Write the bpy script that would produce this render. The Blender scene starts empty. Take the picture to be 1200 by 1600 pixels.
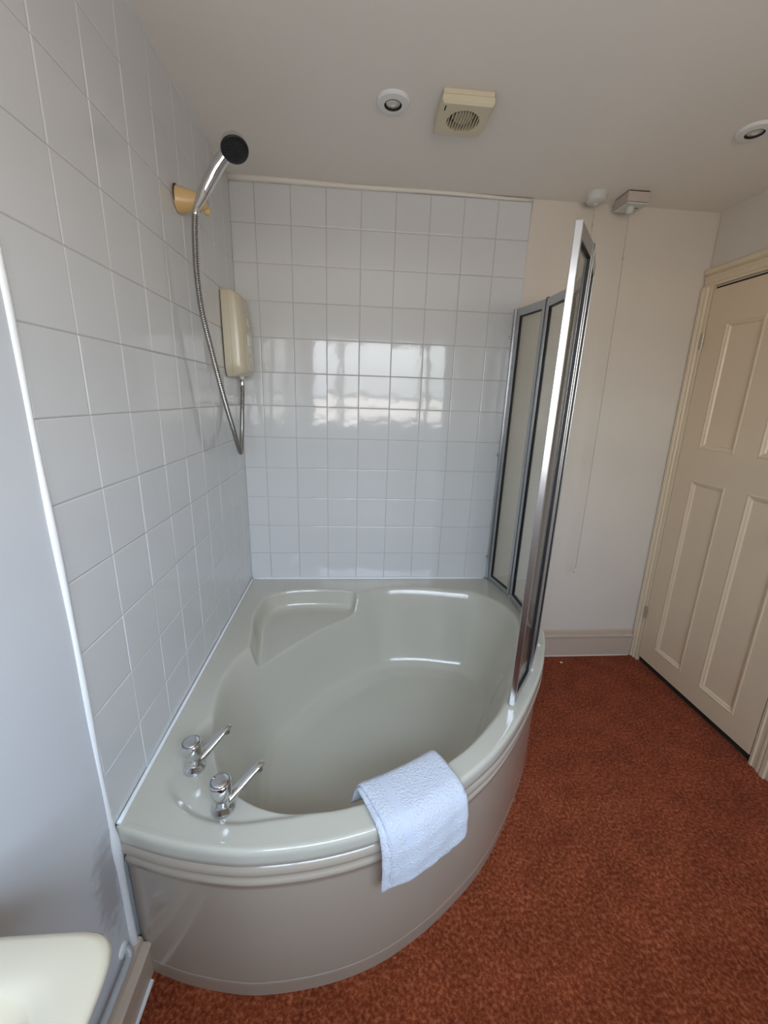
import bpy, bmesh, math, random
import numpy as np
from mathutils import Vector, Matrix

random.seed(7)
rng = np.random.RandomState(5)
scene = bpy.context.scene
COL = scene.collection
PI = math.pi

# ------------------------------------------------------------------ camera
cd = bpy.data.cameras.new('camera')
cam = bpy.data.objects.new('camera', cd)
COL.objects.link(cam)
Rr = [[0.996738, -0.074017, 0.03217], [0.010833, -0.272295, -0.962153], [0.079976, 0.959363, -0.270605]]
right = Vector(Rr[0]); up = -Vector(Rr[1]); back = -Vector(Rr[2])
M = Matrix(((right.x, up.x, back.x), (right.y, up.y, back.y), (right.z, up.z, back.z))).to_4x4()
M.translation = Vector((0.52407, -2.03389, 1.45303))
cam.matrix_world = M
cd.sensor_fit = 'VERTICAL'
cd.sensor_height = 24.0
cd.lens = 635.03 / 1600.0 * 24.0
cd.clip_start = 0.02
scene.camera = cam

# ------------------------------------------------------------------ sky
SKY = 25.6
world = bpy.data.worlds.new('sky')
scene.world = world
world.use_nodes = True
wn = world.node_tree.nodes; wl = world.node_tree.links
wn.clear()
wo = wn.new('ShaderNodeOutputWorld'); wb = wn.new('ShaderNodeBackground')
wc = wn.new('ShaderNodeTexCoord'); ws = wn.new('ShaderNodeSeparateXYZ')
wr = wn.new('ShaderNodeValToRGB'); wm = wn.new('ShaderNodeMapRange')
wm.inputs[1].default_value = -1; wm.inputs[2].default_value = 1
wl.new(wc.outputs['Generated'], ws.inputs[0]); wl.new(ws.outputs[2], wm.inputs[0])
wl.new(wm.outputs[0], wr.inputs[0]); wl.new(wr.outputs[0], wb.inputs[0]); wl.new(wb.outputs[0], wo.inputs[0])
cr = wr.color_ramp
cr.elements[0].position = 0.0; cr.elements[0].color = (0.200, 0.183, 0.165, 1)
cr.elements[1].position = 1.0; cr.elements[1].color = (0.66, 0.84, 1.0, 1)
# pale ground, a band of bright low cloud on the skyline, then an overcast sky that brightens and turns bluer towards the zenith
for pos, colr in ((0.465, (0.200, 0.183, 0.165, 1)), (0.478, (0.40, 0.38, 0.36, 1)), (0.496, (0.40, 0.38, 0.36, 1)), (0.51, (0.21, 0.22, 0.235, 1)), (0.56, (0.36, 0.385, 0.40, 1)),
                  (0.66, (0.37, 0.42, 0.49, 1)), (0.78, (0.44, 0.54, 0.68, 1)), (0.86, (0.60, 0.77, 0.96, 1))):
    e = cr.elements.new(pos); e.color = colr
wb.inputs[1].default_value = SKY

# ------------------------------------------------------------------ exposure
scene.view_settings.view_transform = 'Standard'
scene.view_settings.look = 'None'
scene.view_settings.gamma = 1.0
scene.view_settings.use_curve_mapping = False
scene.view_settings.exposure = 0.0
scene.cycles.use_denoising = True
scene.cycles.max_bounces = 10
scene.cycles.diffuse_bounces = 6
scene.cycles.glossy_bounces = 6
scene.cycles.transparent_max_bounces = 16
scene.cycles.sample_clamp_indirect = 6.0
scene.cycles.caustics_reflective = False
scene.cycles.caustics_refractive = False

WIN_X0, WIN_X1, WIN_Z0, WIN_Z1, YF = 0.06, 1.62, 1.13, 2.04, -2.42
pd = bpy.data.lights.new('window_portal', 'AREA')
pd.shape = 'RECTANGLE'; pd.size = WIN_X1 - WIN_X0; pd.size_y = WIN_Z1 - WIN_Z0
pd.cycles.is_portal = True
po = bpy.data.objects.new('window_portal', pd); COL.objects.link(po)
po.location = ((WIN_X0 + WIN_X1) / 2, YF - 0.11, (WIN_Z0 + WIN_Z1) / 2)
po.rotation_euler = (PI / 2, 0, 0)       # -Z of the lamp looks to +Y

# ------------------------------------------------------------------ materials
def mat(name, color, rough=0.5, metal=0.0, spec=0.5, coat=0.0, noise=None, bump=None, sheen=0.0):
    """noise=(scale, color2, amount)  bump=(scale, strength, distance)"""
    m = bpy.data.materials.new(name); m.use_nodes = True
    nt = m.node_tree; b = nt.nodes['Principled BSDF']
    b.inputs['Base Color'].default_value = (*color, 1)
    b.inputs['Roughness'].default_value = rough
    b.inputs['Metallic'].default_value = metal
    b.inputs['Specular IOR Level'].default_value = spec
    b.inputs['Coat Weight'].default_value = coat
    b.inputs['Coat Roughness'].default_value = 0.04
    b.inputs['Sheen Weight'].default_value = sheen
    tc = nt.nodes.new('ShaderNodeTexCoord')
    if noise:
        n = nt.nodes.new('ShaderNodeTexNoise'); n.inputs['Scale'].default_value = noise[0]; n.inputs['Detail'].default_value = 5
        nt.links.new(tc.outputs['Object'], n.inputs['Vector'])
        r = nt.nodes.new('ShaderNodeMapRange'); r.inputs[1].default_value = 0.35; r.inputs[2].default_value = 0.65
        r.inputs[4].default_value = noise[2]
        nt.links.new(n.outputs['Fac'], r.inputs[0])
        mx = nt.nodes.new('ShaderNodeMix'); mx.data_type = 'RGBA'
        mx.inputs[6].default_value = (*color, 1); mx.inputs[7].default_value = (*noise[1], 1)
        nt.links.new(r.outputs[0], mx.inputs[0]); nt.links.new(mx.outputs[2], b.inputs['Base Color'])
    if bump:
        n = nt.nodes.new('ShaderNodeTexNoise'); n.inputs['Scale'].default_value = bump[0]; n.inputs['Detail'].default_value = 3
        nt.links.new(tc.outputs['Object'], n.inputs['Vector'])
        bp = nt.nodes.new('ShaderNodeBump'); bp.inputs['Strength'].default_value = bump[1]; bp.inputs['Distance'].default_value = bump[2]
        nt.links.new(n.outputs['Fac'], bp.inputs['Height']); nt.links.new(bp.outputs[0], b.inputs['Normal'])
    return m

M_tile = mat('glazed_tile', (0.66, 0.67, 0.68), 0.07, spec=0.55, bump=(9.0, 0.25, 0.004))
M_grout = mat('grout', (0.46, 0.43, 0.41), 0.9)
M_wall = mat('wall_paint', (0.69, 0.64, 0.57), 0.6, noise=(3.0, (0.65, 0.60, 0.52), 0.5), bump=(60.0, 0.12, 0.002))
M_ceil = mat('ceiling_paint', (0.80, 0.76, 0.71), 0.7, noise=(2.0, (0.76, 0.73, 0.67), 0.5), bump=(40.0, 0.1, 0.002))
M_trim = mat('trim_paint', (0.76, 0.73, 0.68), 0.4)
M_white = mat('white_sealant', (0.85, 0.87, 0.88), 0.4, bump=(30.0, 0.3, 0.002))
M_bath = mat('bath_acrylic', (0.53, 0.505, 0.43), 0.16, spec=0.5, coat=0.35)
M_panel_shaded = mat('bath_panel_shaded', (0.41, 0.345, 0.28), 0.16, spec=0.5, coat=0.25)  # bath colour darkened to include the shade of a person standing before it
M_chrome = mat('chrome', (0.70, 0.71, 0.73), 0.07, metal=1.0)
M_hose = mat('hose_metal', (0.36, 0.35, 0.34), 0.22, metal=1.0)
M_alu = mat('aluminium', (0.50, 0.51, 0.52), 0.30, metal=0.9)
M_edge = mat('bright_aluminium', (0.62, 0.62, 0.64), 0.25, metal=1.0)
M_gasket = mat('black_gasket', (0.012, 0.012, 0.014), 0.5)
M_black = mat('black_rubber', (0.010, 0.010, 0.012), 0.32)
M_nub = mat('dark_nozzle', (0.035, 0.037, 0.04), 0.4)
M_door = mat('cream_gloss_paint', (0.73, 0.59, 0.42), 0.32, noise=(4.0, (0.69, 0.55, 0.39), 0.5), bump=(25.0, 0.08, 0.002))
M_arch = mat('cream_frame_paint', (0.73, 0.61, 0.44), 0.35)
M_cream = mat('aged_plastic', (0.62, 0.56, 0.42), 0.22, spec=0.5)
M_yellow = mat('yellowed_plastic', (0.62, 0.42, 0.20), 0.25)
M_fan = mat('fan_plastic', (0.64, 0.57, 0.42), 0.4)
M_dark = mat('dark_void', (0.02, 0.018, 0.015), 0.8)
M_lampwhite = mat('white_enamel', (0.74, 0.75, 0.75), 0.35)
M_lens = mat('lamp_glass', (0.62, 0.62, 0.60), 0.1, spec=0.8)
M_switch = mat('white_plastic', (0.60, 0.61, 0.58), 0.4)
M_box = mat('taupe_plastic', (0.52, 0.44, 0.39), 0.5)
M_cord = mat('cord', (0.50, 0.43, 0.36), 0.8)
M_brass = mat('worn_hinge_metal', (0.55, 0.50, 0.40), 0.4, metal=0.6)
M_basin = mat('cream_ceramic', (0.55, 0.49, 0.38), 0.1, coat=0.3)
M_pipe = mat('grey_pipe_paint', (0.42, 0.42, 0.43), 0.3)
M_towel = mat('white_towelling', (0.62, 0.65, 0.74), 0.95, sheen=0.2, bump=(230.0, 1.0, 0.0045))
M_band = mat('towel_band', (0.56, 0.60, 0.70), 0.8, bump=(900.0, 0.4, 0.0006))
M_winframe = mat('window_paint', (0.80, 0.80, 0.78), 0.4)

def glass_mat():
    m = bpy.data.materials.new('clear_glass'); m.use_nodes = True
    nt = m.node_tree; nt.nodes.clear()
    o = nt.nodes.new('ShaderNodeOutputMaterial'); mx = nt.nodes.new('ShaderNodeMixShader')
    t = nt.nodes.new('ShaderNodeBsdfTransparent'); t.inputs[0].default_value = (0.93, 0.95, 0.94, 1)
    g = nt.nodes.new('ShaderNodeBsdfGlossy'); g.inputs['Roughness'].default_value = 0.02
    f = nt.nodes.new('ShaderNodeFresnel'); f.inputs[0].default_value = 1.45
    ge = nt.nodes.new('ShaderNodeNewGeometry'); mr = nt.nodes.new('ShaderNodeMapRange')   # same reflectance from both faces of the pane
    mr.inputs[3].default_value = 1.45; mr.inputs[4].default_value = 1 / 1.45
    nt.links.new(ge.outputs['Backfacing'], mr.inputs[0]); nt.links.new(mr.outputs[0], f.inputs[0])
    nt.links.new(f.outputs[0], mx.inputs[0]); nt.links.new(t.outputs[0], mx.inputs[1]); nt.links.new(g.outputs[0], mx.inputs[2])
    nt.links.new(mx.outputs[0], o.inputs[0])
    return m
M_glass = glass_mat()

def carpet_mat():
    m = bpy.data.materials.new('carpet'); m.use_nodes = True
    nt = m.node_tree; b = nt.nodes['Principled BSDF']
    b.inputs['Roughness'].default_value = 0.95; b.inputs['Specular IOR Level'].default_value = 0.1; b.inputs['Sheen Weight'].default_value = 0.03
    tc = nt.nodes.new('ShaderNodeTexCoord')
    def noise(s, d=4, dist=0.0):
        n = nt.nodes.new('ShaderNodeTexNoise'); n.inputs['Scale'].default_value = s; n.inputs['Detail'].default_value = d
        n.inputs['Distortion'].default_value = dist
        nt.links.new(tc.outputs['Object'], n.inputs['Vector']); return n
    a = noise(105, 6, 0.4); c = noise(9, 3)
    r = nt.nodes.new('ShaderNodeValToRGB'); nt.links.new(a.outputs['Fac'], r.inputs[0])
    e = r.color_ramp.elements
    e[0].position = 0.30; e[0].color = (0.150, 0.026, 0.009, 1)
    e[1].position = 0.72; e[1].color = (0.45, 0.135, 0.062, 1)
    x = r.color_ramp.elements.new(0.50); x.color = (0.255, 0.055, 0.020, 1)
    mx = nt.nodes.new('ShaderNodeMix'); mx.data_type = 'RGBA'; mx.blend_type = 'MULTIPLY'
    mr = nt.nodes.new('ShaderNodeMapRange'); mr.inputs[1].default_value = 0.3; mr.inputs[2].default_value = 0.7
    mr.inputs[3].default_value = 0.82; mr.inputs[4].default_value = 1.15
    nt.links.new(c.outputs['Fac'], mr.inputs[0])
    mx.inputs[0].default_value = 1.0
    nt.links.new(r.outputs[0], mx.inputs[6]); nt.links.new(mr.outputs[0], mx.inputs[7])
    nt.links.new(mx.outputs[2], b.inputs['Base Color'])
    n3 = noise(260, 3)
    bp = nt.nodes.new('ShaderNodeBump'); bp.inputs['Strength'].default_value = 0.9; bp.inputs['Distance'].default_value = 0.006
    nt.links.new(n3.outputs['Fac'], bp.inputs['Height']); nt.links.new(bp.outputs[0], b.inputs['Normal'])
    return m
M_carpet = carpet_mat()

def stained_wall_mat():
    """wall paint with a grey damp stain beside the bath corner (dirt with its own shape)"""
    m = mat('stained_wall_paint', (0.67, 0.70, 0.74), 0.55, bump=(60.0, 0.12, 0.002))
    nt = m.node_tree; b = nt.nodes['Principled BSDF']
    tc = nt.nodes.new('ShaderNodeTexCoord')
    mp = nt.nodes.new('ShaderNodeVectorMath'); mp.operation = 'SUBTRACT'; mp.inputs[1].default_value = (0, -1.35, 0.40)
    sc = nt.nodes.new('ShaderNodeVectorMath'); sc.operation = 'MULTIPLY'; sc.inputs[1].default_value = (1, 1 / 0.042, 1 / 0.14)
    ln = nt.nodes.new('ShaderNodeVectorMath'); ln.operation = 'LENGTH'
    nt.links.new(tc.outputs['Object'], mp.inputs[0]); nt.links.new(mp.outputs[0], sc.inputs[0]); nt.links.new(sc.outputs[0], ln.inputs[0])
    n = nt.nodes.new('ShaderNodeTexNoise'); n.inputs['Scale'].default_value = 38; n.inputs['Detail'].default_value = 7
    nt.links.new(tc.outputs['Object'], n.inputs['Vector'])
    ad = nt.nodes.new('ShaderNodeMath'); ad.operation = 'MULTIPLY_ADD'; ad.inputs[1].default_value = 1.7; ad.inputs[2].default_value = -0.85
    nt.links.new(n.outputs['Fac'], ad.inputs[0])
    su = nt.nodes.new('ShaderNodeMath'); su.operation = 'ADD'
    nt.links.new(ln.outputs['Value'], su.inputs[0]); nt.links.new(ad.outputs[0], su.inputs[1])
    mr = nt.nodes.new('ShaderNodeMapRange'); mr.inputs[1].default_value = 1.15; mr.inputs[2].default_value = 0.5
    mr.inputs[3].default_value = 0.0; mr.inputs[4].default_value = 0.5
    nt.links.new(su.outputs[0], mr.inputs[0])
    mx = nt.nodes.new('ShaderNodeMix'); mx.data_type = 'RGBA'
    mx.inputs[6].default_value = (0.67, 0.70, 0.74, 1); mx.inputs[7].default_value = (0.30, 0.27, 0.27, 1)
    nt.links.new(mr.outputs[0], mx.inputs[0]); nt.links.new(mx.outputs[2], b.inputs['Base Color'])
    return m
M_stain = stained_wall_mat()

# ------------------------------------------------------------------ mesh helpers
def mesh_obj(name, verts, faces, m, parent=None, smooth=False, bevel=0.0, loc=None, angle=None, matidx=None):
    me = bpy.data.meshes.new(name)
    me.from_pydata([tuple(v) for v in verts], [], faces); me.update()
    if isinstance(m, (list, tuple)):
        for q in m: me.materials.append(q)
    else:
        me.materials.append(m)
    if matidx is not None: me.polygons.foreach_set('material_index', matidx)
    bm = bmesh.new(); bm.from_mesh(me); bmesh.ops.recalc_face_normals(bm, faces=bm.faces)
    if bevel > 0:
        es = [e for e in bm.edges if len(e.link_faces) == 2 and e.calc_face_angle(0) > 0.6]
        bmesh.ops.bevel(bm, geom=es, offset=bevel, segments=2, affect='EDGES', profile=0.6)
    bm.to_mesh(me); bm.free()
    if smooth:
        me.polygons.foreach_set('use_smooth', [True] * len(me.polygons))
    o = bpy.data.objects.new(name, me); COL.objects.link(o)
    if loc is not None: o.location = loc
    if parent is not None: o.parent = parent
    if smooth and angle:
        md = o.modifiers.new('edges', 'EDGE_SPLIT'); md.split_angle = math.radians(angle)
    return o

BOXF = [(0, 1, 2, 3), (7, 6, 5, 4), (0, 4, 5, 1), (1, 5, 6, 2), (2, 6, 7, 3), (3, 7, 4, 0)]
def boxv(x0, x1, y0, y1, z0, z1):
    return [(x0, y0, z0), (x1, y0, z0), (x1, y1, z0), (x0, y1, z0), (x0, y0, z1), (x1, y0, z1), (x1, y1, z1), (x0, y1, z1)]

class MB:
    def __init__(self): self.v = []; self.f = []
    def add(self, v, f):
        n = len(self.v); self.v += [tuple(p) for p in v]; self.f += [tuple(i + n for i in q) for q in f]; return self
    def box(self, *a): return self.add(boxv(*a), BOXF)
    def xbox(self, fn, *a): return self.add([fn(*p) for p in boxv(*a)], BOXF)
    def tube(self, pts, rad, seg=16, cap=True):
        pts = [Vector(p) for p in pts]; n = len(pts)
        rads = rad if isinstance(rad, (list, tuple)) else [rad] * n
        t0 = (pts[1] - pts[0]).normalized()
        nrm = t0.orthogonal().normalized(); V = []; F = []
        for i, p in enumerate(pts):
            t = (pts[min(i + 1, n - 1)] - pts[max(i - 1, 0)]).normalized()
            nrm = (nrm - t * nrm.dot(t)).normalized(); b = t.cross(nrm)
            for k in range(seg):
                a = 2 * PI * k / seg
                V.append(p + (nrm * math.cos(a) + b * math.sin(a)) * rads[i])
        for i in range(n - 1):
            for k in range(seg):
                F.append((i * seg + k, i * seg + (k + 1) % seg, (i + 1) * seg + (k + 1) % seg, (i + 1) * seg + k))
        if cap:
            F.append(tuple(range(seg))[::-1]); F.append(tuple((n - 1) * seg + k for k in range(seg)))
        return self.add(V, F)
    def lathe(self, prof, origin, axis, seg=40, cap=True):
        """prof: list of (radius, height along axis)"""
        ax = Vector(axis).normalized(); o = Vector(origin)
        u = ax.orthogonal().normalized(); w = ax.cross(u); V = []; F = []
        for r, h in prof:
            for k in range(seg):
                a = 2 * PI * k / seg
                V.append(o + ax * h + (u * math.cos(a) + w * math.sin(a)) * r)
        n = len(prof)
        for i in range(n - 1):
            for k in range(seg):
                F.append((i * seg + k, i * seg + (k + 1) % seg, (i + 1) * seg + (k + 1) % seg, (i + 1) * seg + k))
        if cap:
            F.append(tuple(range(seg))[::-1]); F.append(tuple((n - 1) * seg + k for k in range(seg)))
        return self.add(V, F)
    def obj(self, name, m, parent=None, **k): return mesh_obj(name, self.v, self.f, m, parent, **k)

def empty(name, loc, label=None, cat=None, group=None):
    o = bpy.data.objects.new(name, None); COL.objects.link(o); o.location = loc; o.empty_display_size = 0.05
    if label: o['label'] = label; o['category'] = cat
    if group: o['group'] = group
    return o

def kid(builder, name, m, root, **k):
    """build in world coordinates, hang under an Empty that only has a location"""
    L = root.location
    builder.v = [(x - L.x, y - L.y, z - L.z) for x, y, z in builder.v]
    return builder.obj(name, m, root, **k)

def sub(part, o): o.parent = part; return o      # a sub-part shares its part's origin
def struct(o): o['kind'] = 'structure'; return o

def spline(pts, n=12, closed=False):
    P = [np.array(p, float) for p in pts]; out = []; N = len(P)
    for i in range(N if closed else N - 1):
        if closed: a, b, c, d = P[(i - 1) % N], P[i], P[(i + 1) % N], P[(i + 2) % N]
        else: a, b, c, d = P[max(i - 1, 0)], P[i], P[i + 1], P[min(i + 2, N - 1)]
        for k in range(n):
            t = k / n
            out.append(0.5 * ((2 * b) + (c - a) * t + (2 * a - 5 * b + 4 * c - d) * t * t + (3 * b - a - 3 * c + d) * t ** 3))
    if not closed: out.append(P[-1])
    return np.array(out)

# ================================================================== SETTING
CEIL = 2.313; TT = 0.15; RIM = 0.505; TILE_END = 1.306
XR = 2.243                                     # right wall at floor level
def RW(u, v, w):
    """right wall frame: u from the back corner towards the window, v up, w out of the wall; the wall leans in slightly"""
    return (XR - 0.022 * v - w, -u, v)

struct(MB().box(-0.15, 2.45, -2.8, 0.15, -0.1, 0.0).obj('floor', M_carpet))
struct(MB().box(-0.15, 2.45, -2.8, 0.15, CEIL, CEIL + 0.1).obj('ceiling', M_ceil))
wall_left = struct(MB().box(-0.12, -0.001, -2.7, 0.12, 0.0, CEIL).obj('wall_left', M_stain))
wall_back = struct(MB().box(-0.001, 2.36, 0.003, 0.12, 0.0, CEIL).obj('wall_back', M_wall))
g = MB().xbox(RW, 0.0, 2.7, 0.0, CEIL, -0.12, 0.0)
wall_right = struct(g.obj('wall_right', M_wall))

# front wall with the window opening (behind the photographer)
fw = MB()
fw.box(-0.0, WIN_X0, YF - 0.15, YF, 0, CEIL); fw.box(WIN_X1, 2.25, YF - 0.15, YF, 0, CEIL)
fw.box(WIN_X0, WIN_X1, YF - 0.15, YF, 0, WIN_Z0); fw.box(WIN_X0, WIN_X1, YF - 0.15, YF, WIN_Z1, CEIL)
struct(fw.obj('wall_front', M_wall))
win = empty('window_1', (0.86, YF - 0.07, WIN_Z0)); win['kind'] = 'structure'
w = MB()
w.box(WIN_X0, WIN_X0 + 0.05, YF - 0.10, YF - 0.05, WIN_Z0, WIN_Z1); w.box(WIN_X1 - 0.05, WIN_X1, YF - 0.10, YF - 0.05, WIN_Z0, WIN_Z1)
w.box(WIN_X0, WIN_X1, YF - 0.10, YF - 0.05, WIN_Z0, WIN_Z0 + 0.06); w.box(WIN_X0, WIN_X1, YF - 0.10, YF - 0.05, WIN_Z1 - 0.05, WIN_Z1)
kid(w, 'window_frame', M_winframe, win)
for x in (0.40, 1.22): kid(MB().box(x - 0.025, x + 0.025, YF - 0.10, YF - 0.05, WIN_Z0, WIN_Z1), 'mullion', M_winframe, win)
kid(MB().box(WIN_X0, WIN_X1, YF - 0.10, YF - 0.05, 1.46, 1.50), 'transom', M_winframe, win)
kid(MB().box(WIN_X0, WIN_X1, YF - 0.10, YF - 0.06, 1.32, 1.345), 'glazing_bar', M_winframe, win)
kid(MB().box(WIN_X0 - 0.03, WIN_X1 + 0.03, YF - 0.05, YF + 0.03, WIN_Z0 - 0.025, WIN_Z0), 'window_sill', M_winframe, win)

# tiles -------------------------------------------------------------
def tile_mesh(wd, ht, name):
    """tile in its own u,v plane with +w towards the room; softly rounded glaze edge"""
    gp = 0.0008; th = 0.007; bv = 0.0028
    a, b = wd / 2 - gp, ht / 2 - gp
    V = []
    for (ia, ib, hh) in ((a, b, 0.0), (a, b, th - 0.0016), (a - bv * 0.45, b - bv * 0.45, th - 0.0004), (a - bv, b - bv, th)):
        V += [(-ia, -ib, hh), (ia, -ib, hh), (ia, ib, hh), (-ia, ib, hh)]
    F = []
    for r in range(3):
        for k in range(4): F.append((r * 4 + k, r * 4 + (k + 1) % 4, (r + 1) * 4 + (k + 1) % 4, (r + 1) * 4 + k))
    F.append((12, 13, 14, 15))
    me = bpy.data.meshes.new(name); me.from_pydata(V, [], F); me.update(); me.materials.append(M_tile)
    return me
_tm = {}
def place_tile(parent, u0, u1, z0, z1, side):
    key = (round(u1 - u0, 4), round(z1 - z0, 4))
    if key not in _tm: _tm[key] = tile_mesh(key[0], key[1], 'tile')
    o = bpy.data.objects.new('tile', _tm[key]); COL.objects.link(o)
    uc, zc = (u0 + u1) / 2, (z0 + z1) / 2
    jx, jy = random.gauss(0, 0.0035), random.gauss(0, 0.0035)
    if side == 'back':      # local x->world x, local y->world z, local z->world -y
        B = Matrix(((1, 0, 0), (0, 0, -1), (0, 1, 0))).to_4x4(); B.translation = (uc, 0.006 + random.uniform(-.0003, .0003), zc)
    else:                   # left wall: local x->world -y, y->z, z->+x ; u = -y
        B = Matrix(((0, 0, 1), (-1, 0, 0), (0, 1, 0))).to_4x4(); B.translation = (-0.006 + random.uniform(-.0003, .0003), -uc, zc)
    o.parent = parent
    o.matrix_local = B @ Matrix.Rotation(jx, 4, 'X') @ Matrix.Rotation(jy, 4, 'Y')
zs = [RIM + 0.002] + [2.30 - TT * k for k in range(11, -1, -1)]
xs = [0.0] + [0.1024 + TT * n for n in range(9)]
xs[-1] = 1.3015
us = [0.0] + [0.1062 + TT * n for n in range(9)]
for i in range(len(xs) - 1):
    for k in range(len(zs) - 1): place_tile(wall_back, xs[i], xs[i + 1], zs[k], zs[k + 1], 'back')
for i in range(len(us) - 1):
    for k in range(len(zs) - 1): place_tile(wall_left, us[i], us[i + 1], zs[k], zs[k + 1], 'left')
MB().box(0.0, 1.3015, 0.0012, 0.0032, RIM - 0.01, 2.30).obj('grout_bed', M_grout, wall_back)
MB().box(-0.0032, -0.0012 + 0.0004, -TILE_END, 0.0, RIM - 0.01, 2.30).obj('grout_bed', M_grout, wall_left)
# plaster strip above the tiles at the back, painted bead round the tile field
t = MB()
pts = [(0.0, -0.012, 2.305)] + [(x, -0.010 + 0.005 * x / 1.3, 2.306 + 0.002 * math.sin(9 * x)) for x in np.linspace(0.1, 1.3, 12)]
t.tube(pts, [0.0135 - 0.0075 * i / 12 for i in range(13)], 10)
struct(t.obj('trim_1', M_trim, smooth=True))
t = MB(); pts = []; rad = []
for z in np.linspace(0.0, 2.31, 60):
    pts.append((-0.0025 + 0.001 * math.sin(z * 7), -TILE_END - 0.006 - 0.0012 * math.sin(11 * z), z))
    rad.append(0.0072 + 0.0008 * math.sin(z * 17) + 0.004 * math.exp(-((z - 0.45) / 0.03) ** 2) + (0.003 if z < 0.5 else 0))
t.tube(pts, rad, 12)
struct(t.obj('trim_2', M_white, smooth=True))
t = MB().tube([(1.3035, 0.0, z) for z in np.linspace(RIM, 2.305, 10)], 0.0028, 8)
struct(t.obj('trim_3', M_trim, smooth=True))

# skirting boards ----------------------------------------------------
SK = [(0.0, 0.0), (0.018, 0.0), (0.018, 0.118), (0.012, 0.1185), (0.012, 0.1265), (0.022, 0.128), (0.0235, 0.136), (0.020, 0.143), (0.0105, 0.1445), (0.0105, 0.150), (0.0105, 0.156), (0.0095, 0.166), (0.004, 0.171), (0.0, 0.171)]
def skirt_run(name, fn, a, b, m, scale=1.0):
    mb = MB(); n = len(SK)
    mb.add([fn(a, z * scale, d) for d, z in SK] + [fn(b, z * scale, d) for d, z in SK],
           [(i, (i + 1) % n, n + (i + 1) % n, n + i) for i in range(n)] + [tuple(range(n))[::-1], tuple(range(n, 2 * n))])
    return struct(mb.obj(name, m))
M_sk = mat('skirting_paint', (0.55, 0.45, 0.36), 0.35)
skirt_run('baseboard_back', lambda u, z, d: (u, 0.003 - d, z), 1.302, 2.207, M_sk)
skirt_run('baseboard_left', lambda u, z, d: (-0.001 + d * 1.5, -u, z), 1.303, 2.418, M_sk, 0.82)
skirt_run('baseboard_right', lambda u, z, d: RW(u, z, d), 0.852, 2.418, M_sk)
# paint line where the back skirting meets the carpet
MB().tube([(x, -0.016, 0.002) for x in np.linspace(1.40, 2.20, 8)], 0.003, 6).obj('paint_bead', M_trim, bpy.data.objects['baseboard_back'])
MB().tube([(0.029, -y, 0.003) for y in np.linspace(1.32, 2.4, 8)], [0.006] + [0.004] * 7, 6).obj('paint_bead', M_white, bpy.data.objects['baseboard_left'])

# door -----------------------------------------------------------------
door = empty('door_1', RW(0.42, 0.0, 0.0)); door['kind'] = 'structure'
DU0, DU1, DZ0, DZ1 = 0.066, 0.768, 0.038, 1.983
def dk(mb, name, m, **k): return kid(mb, name, m, door, **k)
FACE = 0.016
# dark reveal behind the slab
dk(MB().xbox(RW, DU0 - 0.008, DU1 + 0.008, 0.0, DZ1 + 0.012, -0.002, 0.0006), 'door_rebate', M_dark)
def rail(name, u0, u1, v0, v1):
    dk(MB().xbox(RW, u0, u1, v0, v1, 0.001, FACE), name, M_door)
U = [DU0, 0.170, 0.362, 0.470, 0.662, DU1]
V = [DZ0, 0.140, 1.112, 1.262, 1.832, DZ1]
rail('stile', U[0], U[1], V[0], V[5]); rail('stile', U[4], U[5], V[0], V[5])
for a, b in ((0, 1), (2, 3), (4, 5)): rail('rail', U[1], U[4], V[a], V[b])
for a, b in ((1, 2), (3, 4)): rail('muntin', U[2], U[3], V[a], V[b])
def panel(u0, u1, v0, v1):
    prof = [(0.0, FACE), (0.003, FACE + 0.002), (0.008, FACE + 0.0025), (0.014, FACE - 0.002), (0.020, FACE - 0.004), (0.024, FACE - 0.0095), (0.028, FACE - 0.010)]
    mb = MB(); Vv = []; F = []
    for d, h in prof:
        Vv += [RW(u0 + d, v0 + d, h), RW(u1 - d, v0 + d, h), RW(u1 - d, v1 - d, h), RW(u0 + d, v1 - d, h)]
    for r in range(len(prof) - 1):
        for k in range(4): F.append((r * 4 + k, r * 4 + (k + 1) % 4, (r + 1) * 4 + (k + 1) % 4, (r + 1) * 4 + k))
    n = (len(prof) - 1) * 4
    F.append((n, n + 1, n + 2, n + 3))
    mb.add(Vv, F); dk(mb, 'door_panel', M_door)
for a, b in ((1, 2), (3, 4)):
    for c, d in ((1, 2), (3, 4)): panel(U[a], U[b], V[c], V[d])
# architrave
AR = [(0.0, 0.018), (0.010, 0.020), (0.014, 0.015), (0.030, 0.017), (0.036, 0.022), (0.044, 0.023), (0.050, 0.017), (0.056, 0.027), (0.072, 0.029), (0.076, 0.024)]
def arch(name, width, fn, a, b):
    s = width / 0.076; pr = [(0.0, 0.0)] + [(d * s, h) for d, h in AR] + [(width, 0.0)]; n = len(pr)
    mb = MB(); mb.add([fn(d, a, h) for d, h in pr] + [fn(d, b, h) for d, h in pr],
        [(i, (i + 1) % n, n + (i + 1) % n, n + i) for i in range(n)] + [tuple(range(n))[::-1], tuple(range(n, 2 * n))])
    dk(mb, name, M_arch)
arch('architrave', 0.058, lambda d, v, h: RW(0.061 - d, v, h), 0.0, 2.0)
arch('architrave', 0.076, lambda d, v, h: RW(0.774 + d, v, h), 0.0, 2.0)
arch('architrave', 0.078, lambda d, u, h: RW(u, 2.0 + d, h), 0.004, 0.85)
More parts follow.
